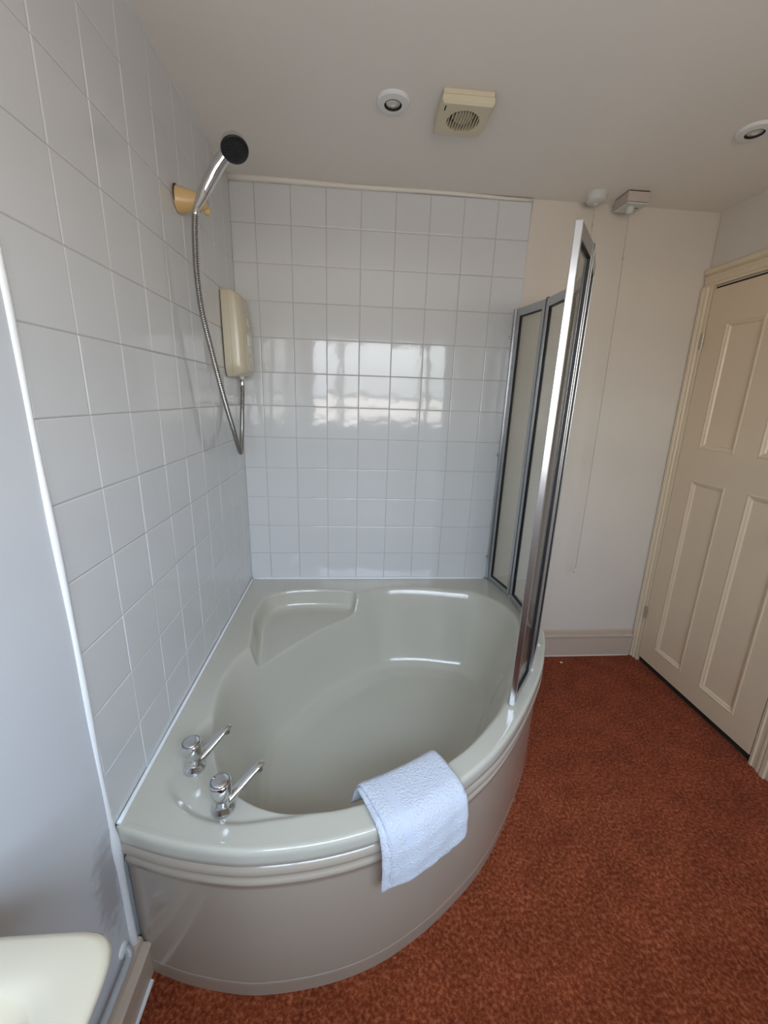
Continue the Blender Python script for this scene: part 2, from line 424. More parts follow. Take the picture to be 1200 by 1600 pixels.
for v in (1.762, 0.315):
    hg = MB()
    for j in range(3): hg.tube([RW(0.064, v - 0.035 + j * 0.0245, 0.021), RW(0.064, v - 0.012 + j * 0.0245, 0.021)], 0.0052, 10)
    hg.xbox(RW, 0.045, 0.062, v - 0.035, v + 0.035, 0.017, 0.0195)
    dk(hg, 'hinge', M_brass)
# door knob (outside the frame of the photograph, on the latch stile)
kb = MB(); kb.lathe([(0.024, 0.0), (0.024, 0.004), (0.009, 0.006), (0.009, 0.03), (0.020, 0.038), (0.026, 0.05), (0.022, 0.062), (0.008, 0.067)], RW(0.725, 1.0, FACE), (-1, 0, 0), 24)
dk(kb, 'door_knob', M_brass, smooth=True)

# ================================================================== BATH
outer_c = [(0.0, -1.306), (0.12, -1.344), (0.237, -1.368), (0.33, -1.3755), (0.464, -1.367), (0.59, -1.341), (0.70, -1.297), (0.812, -1.234), (0.950, -1.133),
           (1.084, -0.993), (1.222, -0.812), (1.300, -0.680), (1.350, -0.575), (1.378, -0.464), (1.388, -0.33), (1.380, -0.237), (1.346, -0.12), (1.306, -0.0)]
OUT = spline(outer_c, 14)
# arc length resample of the free edge
def resample(P, n):
    d = np.r_[0, np.cumsum(np.linalg.norm(np.diff(P, axis=0), axis=1))]
    s = np.linspace(0, d[-1], n)
    return np.stack([np.interp(s, d, P[:, 0]), np.interp(s, d, P[:, 1])], 1)
OUT = resample(OUT, 240); WG = 0.003
basin_c = [(0.104, -0.70), (0.142, -0.612), (0.205, -0.515), (0.280, -0.420), (0.365, -0.330), (0.462, -0.248), (0.562, -0.180), (0.65, -0.128), (0.765, -0.108), (0.90, -0.114), (1.029, -0.140),
           (1.156, -0.176), (1.245, -0.275), (1.280, -0.41), (1.232, -0.604), (1.148, -0.769), (1.043, -0.943), (0.935, -1.062), (0.834, -1.146), (0.68, -1.231),
           (0.549, -1.278), (0.458, -1.292), (0.368, -1.290), (0.285, -1.262), (0.214, -1.212), (0.168, -1.150), (0.126, -1.055), (0.097, -0.928), (0.087, -0.81)]
BAS = spline(basin_c, 10, True)
seat_c = [(0.135, -0.625), (0.116, -0.507), (0.094, -0.377), (0.098, -0.270), (0.125, -0.190), (0.210, -0.140), (0.320, -0.126), (0.434, -0.129), (0.505, -0.140), (0.555, -0.170),
          (0.575, -0.30), (0.60, -0.48), (0.46, -0.62), (0.30, -0.72), (0.17, -0.70)]
SEA = spline(seat_c, 8, True)
tap_c = [(0.072, -1.05), (0.058, -1.120), (0.060, -1.175), (0.076, -1.212), (0.111, -1.252), (0.17, -1.292), (0.256, -1.313), (0.341, -1.309), (0.428, -1.296), (0.52, -1.24), (0.42, -1.1), (0.25, -0.95), (0.13, -0.93)]
TAP = spline(tap_c, 8, True)

def sdf(P, poly):
    """signed distance, positive inside"""
    a = poly; b = np.roll(poly, -1, 0); out = np.full(len(P), 1e9); inside = np.zeros(len(P), bool)
    for i in range(len(a)):
        e = b[i] - a[i]; w = P - a[i]; L = e @ e
        if L < 1e-14: continue
        t = np.clip((w @ e) / L, 0, 1)
        d = np.hypot(w[:, 0] - t * e[0], w[:, 1] - t * e[1]); out = np.minimum(out, d)
        c = (a[i][1] <= P[:, 1]) != (b[i][1] <= P[:, 1])
        if abs(e[1]) > 1e-12:
            xi = a[i][0] + (P[:, 1] - a[i][1]) / e[1] * e[0]; inside ^= c & (P[:, 0] < xi)
    return np.where(inside, out, -out)

def prof(ts, zs_):
    T = np.linspace(ts[0], ts[-1], 800); Z = np.interp(T, ts, zs_)
    k = 19; Zp = np.pad(Z, k, mode='edge'); ker = np.hanning(2 * k + 1); ker /= ker.sum()
    Z = np.convolve(Zp, ker, 'same')[k:-k]
    return lambda t: np.interp(t, T, Z)
P_basin = prof([-0.02, -0.004, 0.006, 0.018, 0.04, 0.095, 0.12, 0.15, 0.20, 0.34, 0.60], [RIM, RIM, RIM - 0.008, RIM - 0.035, RIM - 0.105, RIM - 0.300, RIM - 0.355, RIM - 0.380, RIM - 0.392, RIM - 0.400, RIM - 0.405])
P_seat = prof([-0.02, -0.003, 0.004, 0.010, 0.022, 0.036, 0.060, 0.30], [RIM, RIM, RIM - 0.006, RIM - 0.030, RIM - 0.076, RIM - 0.088, RIM - 0.093, RIM - 0.095])
def smin(a, b, k):
    h = np.clip(0.5 + 0.5 * (b - a) / k, 0, 1); return b * (1 - h) + a * h - k * h * (1 - h)
def bath_z(P):
    tb = sdf(P, BAS); ts = sdf(P, SEA); tt = sdf(P, TAP)
    zb = P_basin(tb); zs2 = P_seat(ts); s = np.clip((tt + 0.006) / 0.024, 0, 1); s = s * s * (3 - 2 * s)
    zt = RIM - 0.010 * s
    z = smin(zb, zs2, 0.006)
    return smin(z, zt, 0.003) + 0.00

C0 = np.array([0.62, -0.68]); NT = 600; NI = 120; NO = 34
OUT[:, 0] = np.maximum(OUT[:, 0], WG); OUT[:, 1] = np.minimum(OUT[:, 1], -WG)
poly_out = np.vstack([OUT, [[WG, -WG]]])
th = np.linspace(0, 2 * PI, NT, endpoint=False)
# make sure the three sharp corners of the plan are hit exactly
for cpt in ((WG, -WG), tuple(OUT[0]), tuple(OUT[-1])):
    a = math.atan2(cpt[1] - C0[1], cpt[0] - C0[0]) % (2 * PI); th[np.argmin(np.abs(th - a))] = a
def ray_r(poly, th, far=False):
    a = poly; b = np.roll(poly, -1, 0); R = np.zeros(len(th))
    for j, t in enumerate(th):
        d = np.array([math.cos(t), math.sin(t)]); e = b - a; w = a - C0
        den = d[0] * e[:, 1] - d[1] * e[:, 0]; den = np.where(np.abs(den) < 1e-12, 1e-12, den)
        r = (w[:, 0] * e[:, 1] - w[:, 1] * e[:, 0]) / den; s = (w[:, 0] * d[1] - w[:, 1] * d[0]) / den
        ok = (s >= -1e-6) & (s <= 1 + 1e-6) & (r > 0); R[j] = r[ok].max() if ok.any() else 0
    return R
rb = ray_r(BAS, th); rs = ray_r(SEA, th); ru = np.maximum(rb, rs); ro = ray_r(poly_out, th)
FIL = 0.020                                        # radius of the rounded outer edge
on_wall = np.zeros(NT, bool)
for j in range(NT):
    p = C0 + ro[j] * np.array([math.cos(th[j]), math.sin(th[j])]); on_wall[j] = p[0] < WG + 0.004 or p[1] > -WG - 0.004
fr = np.r_[np.linspace(0.02, 0.45, 22), np.linspace(0.46, 1.0, NI - 22)]
rings = [fr[i] * ru for i in range(NI)]
rend = ro - FIL * 1.05
rend = np.where(on_wall, ro - 0.001, rend)   # the shell stops just short of the tiles, the sealant closes the gap
for k in range(1, NO + 1): rings.append(ru + (rend - ru) * (k / NO) ** 0.9)
Rg = np.array(rings)
X = C0[0] + Rg * np.cos(th)[None]; Y = C0[1] + Rg * np.sin(th)[None]
PZ = bath_z(np.stack([X.ravel(), Y.ravel()], 1)).reshape(X.shape)
Vv = [(C0[0], C0[1], float(PZ[0].mean()))]
Vv += list(zip(X.ravel().tolist(), Y.ravel().tolist(), PZ.ravel().tolist()))
NR = NI + NO
# rounded lip down to the underside
lipn = [(0.42, 0.02), (0.68, 0.10), (0.86, 0.27), (0.96, 0.52), (1.0, 0.80), (1.0, 1.5), (0.99, 2.15), (0.80, 2.32), (0.30, 2.32)]
for fx, fz in lipn:
    for j in range(NT):
        if on_wall[j]: r = ro[j] - 0.001; z = RIM - FIL * fz
        else: r = ro[j] - FIL + FIL * fx; z = RIM - FIL * fz
        Vv.append((C0[0] + r * math.cos(th[j]), C0[1] + r * math.sin(th[j]), z))
NRT = NR + len(lipn); F = []
for j in range(NT): F.append((0, 1 + j, 1 + (j + 1) % NT))
for i in range(NRT - 1):
    for j in range(NT):
        a = 1 + i * NT + j; b = 1 + i * NT + (j + 1) % NT; F.append((a, b, b + NT, a + NT))
bath = empty('corner_bathtub', (0.62, -0.68, 0.0), 'grey-beige corner bath with curved front panel, built into the white tiled corner', 'bathtub')
kid(type('Q', (MB,), {})().add(Vv, F), 'bath_shell', M_bath, bath, smooth=True)

# outward normals of the free edge
def offs(P, d):
    t = np.gradient(P, axis=0); t /= np.linalg.norm(t, axis=1)[:, None]
    n = np.stack([t[:, 1], -t[:, 0]], 1)                 # outwards for this orientation
    Q = P - n * np.asarray(d)
    Q[:, 0] = np.maximum(Q[:, 0], WG); Q[:, 1] = np.minimum(Q[:, 1], -WG); return Q
def sweep_edge(profile):
    V = []; F = []; n = len(OUT)
    for d, z in profile:
        Q = offs(OUT, d); V += [(x, y, z) for x, y in Q]
    for i in range(len(profile) - 1):
        for k in range(n - 1): F.append((i * n + k, i * n + k + 1, (i + 1) * n + k + 1, (i + 1) * n + k))
    return MB().add(V, F)
def rnd(ps, n=6):
    return [tuple(p) for p in spline(ps, n)]
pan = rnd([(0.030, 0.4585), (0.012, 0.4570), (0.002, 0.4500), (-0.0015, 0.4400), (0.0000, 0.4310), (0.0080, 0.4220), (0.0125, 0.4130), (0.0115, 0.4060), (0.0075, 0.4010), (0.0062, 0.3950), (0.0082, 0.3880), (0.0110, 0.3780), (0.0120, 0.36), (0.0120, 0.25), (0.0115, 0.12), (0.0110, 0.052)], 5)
kid(sweep_edge(pan), 'side_panel', M_panel_shaded, bath, smooth=True)
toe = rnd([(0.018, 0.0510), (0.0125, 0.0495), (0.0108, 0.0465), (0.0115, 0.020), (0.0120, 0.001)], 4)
kid(sweep_edge(toe), 'plinth_strip', M_panel_shaded, bath, smooth=True)
# white sealant along both walls
sl = MB()
sl.tube([(0.0070, -y, RIM + 0.0024) for y in np.linspace(0.008, 1.300, 40)], 0.0055, 8)
sl.tube([(x, -0.0068, RIM + 0.0020) for x in np.linspace(0.008, 1.26, 40)], 0.0053, 8)
kid(sl, 'sealant', M_white, bath, smooth=True)
# waste and overflow
ws_ = MB(); ws_.lathe([(0.0, 0.006), (0.020, 0.005), (0.033, 0.002), (0.036, 0.0)], (0.36, -0.98, float(bath_z(np.array([[0.36, -0.98]]))[0])), (0, 0, 1), 28, cap=False)

# ------------------------------------------------------------------ taps
def tap(bx, by, ang, z0, label, root=None):
    r = empty('bath_tap', (bx, by, z0), label, 'tap', 'bath taps')
    d = Vector((math.cos(ang), math.sin(ang), 0))
    o = Vector((bx, by, z0))
    kid(MB().lathe([(0.0275, 0.0), (0.0275, 0.004), (0.0255, 0.008), (0.0205, 0.014), (0.0180, 0.022), (0.0165, 0.036), (0.0150, 0.046)], o, (0, 0, 1), 32), 'tap_body', M_chrome, r, smooth=True, angle=45)
    ax = (Vector((0, 0, 1)) - d * 0.02).normalized()
    kn = MB(); prof_ = [(0.0165, 0.033), (0.0205, 0.040), (0.0235, 0.050), (0.0248, 0.064), (0.0250, 0.078), (0.0240, 0.0835), (0.0212, 0.0855)]
    seg = 48; u = ax.orthogonal().normalized(); w_ = ax.cross(u); V = []; F = []
    for rr, h in prof_:
        for k in range(seg):
            a = 2 * PI * k / seg; fl = 1 + (0.035 * math.cos(4 * a) if 0.05 < h < 0.08 else 0)
            V.append(o + ax * h + (u * math.cos(a) + w_ * math.sin(a)) * rr * fl)
    for i in range(len(prof_) - 1):
        for k in range(seg): F.append((i * seg + k, i * seg + (k + 1) % seg, (i + 1) * seg + (k + 1) % seg, (i + 1) * seg + k))
    F.append(tuple((len(prof_) - 1) * seg + k for k in range(seg)))
    kh = kid(kn.add(V, F), 'tap_handle', M_chrome, r, smooth=True, angle=40)
    dm = sub(kh, kid(MB().lathe([(0.0200, 0.0852), (0.0196, 0.0868), (0.010, 0.0876), (0.0, 0.0878)], o, ax, 36, cap=False), 'indicator_disc', M_chrome, r, smooth=True))
    sub(kh, kid(MB().lathe([(0.0200, 0.0853), (0.0213, 0.0853), (0.0213, 0.0858), (0.0200, 0.0858)], o, ax, 36, cap=False), 'cap_groove', M_gasket, r))
    # spout: flattened tube rising outwards, with a down-turned nozzle
    path = [(0.004, 0.018, 0.0165, 0.014), (0.022, 0.024, 0.0155, 0.0115), (0.045, 0.035, 0.0140, 0.0085), (0.072, 0.048, 0.0125, 0.0070), (0.090, 0.0560, 0.0120, 0.0066), (0.102, 0.0590, 0.0110, 0.0062), (0.1075, 0.0585, 0.007, 0.004)]
    side = Vector((0, 0, 1)).cross(d); V = []; F = []; sg = 20
    for i, (s, h, wa, ta) in enumerate(path):
        a = path[max(i - 1, 0)]; b = path[min(i + 1, len(path) - 1)]
        tg = (d * (b[0] - a[0]) + Vector((0, 0, b[1] - a[1]))).normalized(); nn = side.cross(tg)
        for k in range(sg):
            q = 2 * PI * k / sg; V.append(o + d * s + Vector((0, 0, h)) + side * math.cos(q) * wa - nn * math.sin(q) * ta)
    for i in range(len(path) - 1):
        for k in range(sg): F.append((i * sg + k, i * sg + (k + 1) % sg, (i + 1) * sg + (k + 1) % sg, (i + 1) * sg + k))
    F.append(tuple((len(path) - 1) * sg + k for k in range(sg))); F.append(tuple(range(sg))[::-1])
    sp = MB().add(V, F)
    sp.lathe([(0.0095, 0.0), (0.0095, 0.016), (0.0080, 0.0165)], o + d * 0.095 + Vector((0, 0, 0.0590)), (0.08, 0.0, -1), 20)
    kid(sp, 'spout', M_chrome, r, smooth=True, angle=50)
    return r
tap(0.119, -1.150, math.radians(48), RIM - 0.0092, 'chrome bath tap nearer the left tiled wall, the farther of the two')
tap(0.227, -1.266, math.radians(42), RIM - 0.0092, 'chrome bath tap nearer the front rim of the bath, right of the other tap')

# ------------------------------------------------------------------ towel
towel = empty('hand_towel', (0.70, -1.30, RIM), 'folded white towel hanging over the curved front rim of the bath', 'towel')
TO = np.array([0.658, -1.208]); TU = np.array([0.912, 0.41]); TU /= np.linalg.norm(TU); TN = np.array([TU[1], -TU[0]])
def towel_layer(name, inner, outer_drop, w0, w1, th, seed, left_skew=0.0):
    path = spline([(-0.040, RIM - 0.070), (-0.026, RIM - 0.025), (-0.012, RIM + 0.004), (0.010, RIM + 0.0105), (0.06, RIM + 0.0110), (0.088, RIM + 0.008), (0.106, RIM - 0.006), (0.1145, RIM - 0.03), (0.118, RIM - 0.07), (0.117, RIM - 0.12), (0.114, RIM - outer_drop)], 5)
    n = len(path); NU = 34; V = []; F = []; rs_ = np.random.RandomState(seed)
    ph = rs_.uniform(0, 6, 6)
    t = np.gradient(path, axis=0); t /= np.linalg.norm(t, axis=1)[:, None]; nn = np.stack([-t[:, 1], t[:, 0]], 1)
    for side in (0, 1):
        for i in range(n):
            fi = i / (n - 1)
            for k in range(NU + 1):
                f = k / NU; u = w0 + (w1 - w0) * f
                u += 0.012 * fi * (f - 0.35) * 2 + left_skew * fi * (1 - f)
                sag = -0.55 * (u - 0.0) ** 2 + 0.006
                wav = (0.0028 * math.sin(38 * u + ph[0] + 3 * fi) + 0.0018 * math.sin(90 * u + 9 * fi + ph[1])) * (0.15 + 0.55 * fi ** 1.5)
                wav += 0.0012 * math.sin(55 * fi + 20 * u + ph[2]) * fi
                h = inner + (th if side else 0) * (1 - 0.75 * max(0, 1 - min(f, 1 - f) * 18) ** 2) * (1 - 0.7 * max(0, 1 - (1 - fi) * 14) ** 2)
                s = path[i, 0] + nn[i, 0] * h; z = path[i, 1] + nn[i, 1] * h
                out = wav * (1 if fi > 0.4 else 0.3) + sag + 0.006 * max(0, fi - 0.5) * 2
                z += 0.0015 * math.sin(30 * u + 17 * fi + ph[3]) * (0.4 if fi < 0.5 else 0) - (0.016 * fi * (0.5 - f) if fi > 0.6 else 0)
                xy = TO + TU * u + TN * (s + out)
                V.append((xy[0], xy[1], z))
    S = n * (NU + 1); W = NU + 1
    for sd in (0, 1):
        for i in range(n - 1):
            for k in range(NU): a = sd * S + i * W + k; F.append((a, a + 1, a + 1 + W, a + W))
    for i in range(n - 1):
        for k in (0, NU): a = i * W + k; F.append((a, a + W, a + W + S, a + S))
    for k in range(NU):
        for i in (0, n - 1): a = i * W + k; F.append((a, a + 1, a + 1 + S, a + S))
    return V, F, n, W
for nm, inn, drop, a, b, th_, sd, sk in (('inner_fold', 0.0, 0.160, -0.119, 0.110, 0.005, 3, 0.012), ('outer_fold', 0.0068, 0.146, -0.113, 0.116, 0.0062, 4, 0.026)):
    V_, F_, n_, W_ = towel_layer(nm, inn, drop, a, b, th_, sd, sk)
    o = kid(MB().add(V_, F_), nm, M_towel, towel, smooth=True)
    if nm == 'outer_fold':
        # flat woven band: narrow strip lying just above the outer fold
        S_ = n_ * W_; bv = []; bf = []
        for i in range(2, n_ - 14):
            for k in (6, 7, 8, 9):
                p = Vector(V_[S_ + i * W_ + k]); q = Vector(V_[i * W_ + k]); bv.append(tuple(p + (p - q).normalized() * 0.0006))
        m_ = n_ - 16
        for i in range(m_ - 1):
            for k in range(3): a = i * 4 + k; bf.append((a, a + 1, a + 5, a + 4))
        sub(o, kid(MB().add(bv, bf), 'woven_band', M_band, towel, smooth=True))
        # stitched hem along the left edge
        st = MB()
        for i in range(3, n_ - 1):
            p = Vector(V_[S_ + i * W_ + 0]); q = Vector(V_[S_ + (i + 1) * W_ + 0]) if i < n_ - 1 else p
            for f in (0.2, 0.7):
                c_ = p.lerp(q, f); st.tube([c_ + Vector((0.0, 0, 0.0008)), c_ + Vector((0.0045, 0.0015, 0.0016))], 0.0011, 5)
        sub(o, kid(st, 'hem_stitching', M_towel, towel))['kind'] = 'stuff'

# ================================================================== SHOWER SCREEN
SZ0, SZ1 = RIM + 0.004, 1.868
pts_s = [(1.286, -0.020), (1.326, -0.236), (1.324, -0.450), (1.268, -0.655), (1.168, -0.818), (1.049, -0.968)]
screen = empty('shower_screen', (1.25, -0.45, RIM), 'folding glass bath screen in grey aluminium frames, standing on the right bath rim', 'shower screen')
def sbar(a, b, z0, z1, th_, extra=0.0):
    a = Vector((*a, 0)); b = Vector((*b, 0)); d = (b - a).normalized(); n = Vector((-d.y, d.x, 0)) * th_ / 2
    return [(*(q + n * s)[:2], z) for z in (z0, z1) for q, s in ((a, -1), (b, -1), (b, 1), (a, 1))]
def P2(a, b, f, off=0.0):
    a = np.array(a); b = np.array(b); L = np.linalg.norm(b - a); d = (b - a) / L; n = np.array([-d[1], d[0]])
    return tuple(a + d * f + n * off)
kid(MB().box(1.270, 1.297, -0.024, 0.003, SZ0, SZ1), 'wall_channel', M_alu, screen, bevel=0.002)
for z in (1.746, 1.192, 0.638):
    kid(MB().lathe([(0.0068, 0.0), (0.0068, 0.004), (0.004, 0.0065)], (1.266, -0.006, z), (-0.35, -1, 0), 14), 'fixing_screw', M_alu, screen, smooth=True)
for i in range(5):
    a, b = pts_s[i], pts_s[i + 1]; L = math.dist(a, b); last = i == 4
    s0, s1 = 0.006, L - 0.006; wst = 0.021; th_ = 0.017
    fr_ = MB()
    fr_.add(sbar(P2(a, b, s0), P2(a, b, s0 + wst), SZ0, SZ1, th_), BOXF)
    fr_.add(sbar(P2(a, b, s1 - (0.012 if last else wst)), P2(a, b, s1), SZ0, SZ1, th_), BOXF)
    fr_.add(sbar(P2(a, b, s0 + wst), P2(a, b, s1 - wst + (0.009 if last else 0)), SZ1 - 0.034, SZ1, th_ * 0.96), BOXF)
    fr_.add(sbar(P2(a, b, s0 + wst), P2(a, b, s1 - wst + (0.009 if last else 0)), SZ0, SZ0 + 0.026, th_ * 0.96), BOXF)
    fo = kid(fr_, 'panel_frame', M_alu, screen, bevel=0.0012)
    e1 = s1 - wst + (0.009 if last else 0)
    sub(fo, kid(MB().add(sbar(P2(a, b, s0 + wst - 0.003), P2(a, b, e1 + 0.003), SZ0 + 0.020, SZ1 - 0.030, 0.0045), BOXF), 'glass_pane', M_glass, screen))
    gk = MB()
    for q0, q1, z0, z1 in ((s0 + wst, s0 + wst + 0.0022, SZ0 + 0.026, SZ1 - 0.034), (e1 - 0.0022, e1, SZ0 + 0.026, SZ1 - 0.034),
                           (s0 + wst, e1, SZ1 - 0.038, SZ1 - 0.034), (s0 + wst, e1, SZ0 + 0.026, SZ0 + 0.030)):
        gk.add(sbar(P2(a, b, q0), P2(a, b, q1), z0, z1, 0.0135), BOXF)
    sub(fo, kid(gk, 'gasket', M_gasket, screen))
    if not last:   # hinge between this panel and the next
        kid(MB().lathe([(0.0062, 0), (0.0062, SZ1 - SZ0 + 0.003), (0.005, SZ1 - SZ0 + 0.005)], (b[0], b[1], SZ0), (0, 0, 1), 14), 'hinge_post', M_alu, screen, smooth=True, angle=40)
        kid(MB().lathe([(0.0085, 0), (0.0085, 0.012), (0.006, 0.014)], (b[0], b[1], SZ1 - 0.008), (0, 0, 1), 12), 'hinge_cap', M_gasket, screen)
# bright closing edge of the last leaf
a, b = pts_s[4], pts_s[5]; L = math.dist(a, b)
en = np.array([-0.33, -0.944]); ec = np.array(P2(a, b, L - 0.001))      # the closing strip is turned a little towards the bath
kid(MB().add(sbar(tuple(ec - en * 0.006), tuple(ec + en * 0.005), SZ0, SZ1, 0.0165), BOXF), 'edge_profile', M_edge, screen, bevel=0.0012)
c = P2(a, b, L - 0.002)
kid(MB().lathe([(0.010, 0), (0.010, 0.010), (0.007, 0.012)], (c[0], c[1], RIM + 0.0005), (0, 0, 1), 16), 'edge_foot', M_switch, screen, smooth=True)
# sealant bead and clear seal under the leaves
wbp = [P2(pts_s[0], pts_s[1], 0)] + pts_s[1:5] + [P2(a, b, L - 0.02)]
wbp = spline(wbp, 6)
kid(MB().tube([(x - 0.002, min(y, -0.03), RIM + 0.0062) for x, y in wbp[:14]], 0.0055, 8), 'sealant', M_white, screen, smooth=True)
kid(MB().tube([(x, y, RIM + 0.0048) for x, y in wbp[13:]], 0.004, 8), 'rubber_seal', M_switch, screen, smooth=True)
for q in ((1.180, -0.800), (1.275, -0.648)):
    kid(MB().box(q[0] - 0.002, q[0] + 0.014, q[1] - 0.008, q[1] + 0.006, RIM + 0.001, RIM + 0.012), 'seal_clip', M_switch, screen, bevel=0.002)

# ================================================================== SHOWER
# heater unit on the left wall
unit = empty('electric_shower', (0.001, -0.14, 1.67), 'aged cream electric shower unit on the left tiled wall near the corner', 'shower unit')
UY0, UY1, UZ0, UZ1 = -0.236, -0.052, 1.517, 1.842
def ush(z):      # outline half width factor and depth as functions of height
    f = (z - UZ0) / (UZ1 - UZ0)
    wd = 1.0 - 0.20 * max(0, 1 - f / 0.16) ** 2.2 - 0.06 * max(0, (f - 0.94) / 0.06) ** 2 - 0.05 * (1 - f)
    dp = 1.0 - 0.55 * max(0, 1 - f / 0.10) ** 2.5 - 0.17 * max(0, (f - 0.55) / 0.45) ** 1.5 - 0.22 * max(0, (f - 0.95) / 0.05) ** 2
    return wd, dp
def unit_section(z, x0, x1, grow=0.0):
    wd, dp = ush(z); yc = (UY0 + UY1) / 2; hw = (UY1 - UY0) / 2 * wd + grow; out = []
    for k in range(25):
        a = PI * k / 24
        cx = math.copysign(abs(math.cos(a)) ** 0.42, math.cos(a)); sx = abs(math.sin(a)) ** 0.62
        out.append((x0 + (x1 * dp - x0) * sx, yc - hw * cx, z))
    return out
def unit_shell(x0, x1, grow, zlo, zhi, nz=40):
    V = []; F = []
    zz = np.linspace(zlo, zhi, nz)
    for z in zz: V += unit_section(z, x0, x1, grow)
    n = 25
    for i in range(nz - 1):
        for k in range(n - 1): F.append((i * n + k, i * n + k + 1, (i + 1) * n + k + 1, (i + 1) * n + k))
        F.append((i * n + n - 1, i * n, (i + 1) * n, (i + 1) * n + n - 1))
    F.append(tuple(range(n))[::-1]); F.append(tuple((nz - 1) * n + k for k in range(n)))
    return MB().add(V, F)
def flat_slab(x0, x1, shrink):
    V = []; F = []; zz = np.linspace(UZ0 + shrink, UZ1 - shrink, 30); yc = (UY0 + UY1) / 2
    for x in (x0, x1):
        for z in zz: hw = (UY1 - UY0) / 2 * ush(z)[0] - shrink; V += [(x, yc - hw, z), (x, yc + hw, z)]
    n = 60
    for i in range(29):
        a = i * 2
        F += [(a, a + 1, a + 3, a + 2), (n + a, n + a + 1, n + a + 3, n + a + 2), (a, a + 2, n + a + 2, n + a), (a + 1, a + 3, n + a + 3, n + a + 1)]
    F += [(0, 1, n + 1, n), (58, 59, n + 59, n + 58)]
    return MB().add(V, F)
kid(flat_slab(0.0015, 0.006, 0.003), 'rear_gasket', M_dark, unit)
kid(flat_slab(0.004, 0.031, 0.0), 'back_plate', M_cream, unit, bevel=0.002)
kid(flat_slab(0.030, 0.033, 0.002), 'seam', mat('seam_brown', (0.20, 0.16, 0.10), 0.6), unit)
kid(unit_shell(0.032, 0.084, 0.0, UZ0, UZ1), 'cover', M_cream, unit, smooth=True, angle=60)
def ux(z): return 0.084 * ush(z)[1]
for z, r_, h_ in ((1.735, 0.020, 0.006), (1.585, 0.028, 0.007)):
    kid(MB().lathe([(r_, -0.006), (r_, h_ * 0.6), (r_ * 0.9, h_), (r_ * 0.3, h_ * 1.15), (0, h_ * 1.15)], (ux(z) - 0.002, -0.135, z), (1, 0, 0), 28, cap=False), 'control_dial', M_cream, unit, smooth=True, angle=50)
kid(MB().box(ux(1.665) - 0.006, ux(1.665) + 0.004, -0.165, -0.105, 1.642, 1.688), 'power_button', M_cream, unit, bevel=0.003)
mk = MB()
for y, z in ((-0.196, 1.742), (-0.188, 1.748), (-0.190, 1.566), (-0.186, 1.552)): mk.lathe([(0.0028, -0.004), (0.0028, 0.0004)], (ux(z) * 0.985 - 0.0005, y, z), (1, -0.25, 0), 10)
for k in range(6): a = PI * (0.75 + 0.1 * k); mk.box(ux(1.585) - 0.004, ux(1.585) - 0.0006, -0.135 + 0.036 * math.cos(a) - 0.001, -0.135 + 0.036 * math.cos(a) + 0.001, 1.585 + 0.036 * math.sin(a) - 0.003, 1.585 + 0.036 * math.sin(a) + 0.003)
kid(mk, 'dial_marks', mat('brown_print', (0.16, 0.12, 0.08), 0.5), unit)['kind'] = 'stuff'
kid(MB().lathe([(0.0125, 0.0), (0.0125, 0.012), (0.010, 0.014)], (0.045, -0.139, UZ0 - 0.006), (0, 0, 1), 16), 'outlet', M_cream, unit)

# riser bracket
H0 = Vector((0.0, -0.588, 2.000)); HK = Vector((0.074, -0.566, 2.003))
br = empty('shower_bracket', tuple(H0), 'yellowed plastic wall bracket holding the shower handset on the left tiles', 'bracket')
kid(MB().lathe([(0.0345, 0.0005), (0.0345, 0.003)], H0, (1, 0.1, 0), 30), 'wall_plate', M_dark, br)
# conical holder: ring loft from wall plate to knuckle, flatter underneath
V = []; F = []; sg = 30; secs = [(0.003, 0.034, 0.035), (0.012, 0.033, 0.034), (0.026, 0.030, 0.031), (0.042, 0.027, 0.028), (0.056, 0.024, 0.025), (0.068, 0.021, 0.022), (0.077, 0.016, 0.017), (0.081, 0.008, 0.009)]
for h_, ry, rz in secs:
    f = h_ / 0.081
    for k in range(sg):
        a = 2 * PI * k / sg; V.append((H0.x + h_, H0.y + 0.026 * f + ry * math.cos(a), H0.z - 0.004 + 0.006 * f + rz * math.sin(a)))
for i in range(len(secs) - 1):
    for k in range(sg): F.append((i * sg + k, i * sg + (k + 1) % sg, (i + 1) * sg + (k + 1) % sg, (i + 1) * sg + k))
F.append(tuple((len(secs) - 1) * sg + k for k in range(sg))); F.append(tuple(range(sg))[::-1])
kid(MB().add(V, F), 'holder_cone', M_yellow, br, smooth=True, angle=60)
kid(MB().lathe([(0.010, 0.0), (0.0115, 0.006), (0.0115, 0.013), (0.009, 0.016)], (0.066, -0.548, 1.988), (0.75, 0.35, -0.25), 20), 'tilt_knob', M_yellow, br, smooth=True, angle=50)

# handset: handle, head, rose
HC = Vector((0.1800, -0.6050, 2.1240)); FN = Vector((0.22, -0.50, -0.84)).normalized()
hs = empty('shower_handset', (0.077, -0.572, 1.985), 'chrome shower handset with black spray face, tilted up in its wall bracket', 'shower head')
hb = HC - FN * 0.024 + Vector((-0.004, 0.002, -0.004))
hp = spline([(0.0570, -0.596, 1.974), (0.0680, -0.586, 2.000), (0.0800, -0.579, 2.028), (0.1035, -0.579, 2.064), (0.1290, -0.583, 2.097), tuple(hb + Vector((-0.006, 0.004, -0.004))), tuple(hb)], 6)
hr = np.interp(np.linspace(0, 1, len(hp)), [0, 0.12, 0.2, 0.4, 0.6, 0.8, 1.0], [0.0095, 0.0125, 0.0145, 0.0180, 0.0190, 0.0175, 0.0160])
kid(MB().tube([tuple(p) for p in hp], list(hr), 24), 'handle', M_chrome, hs, smooth=True, angle=70)
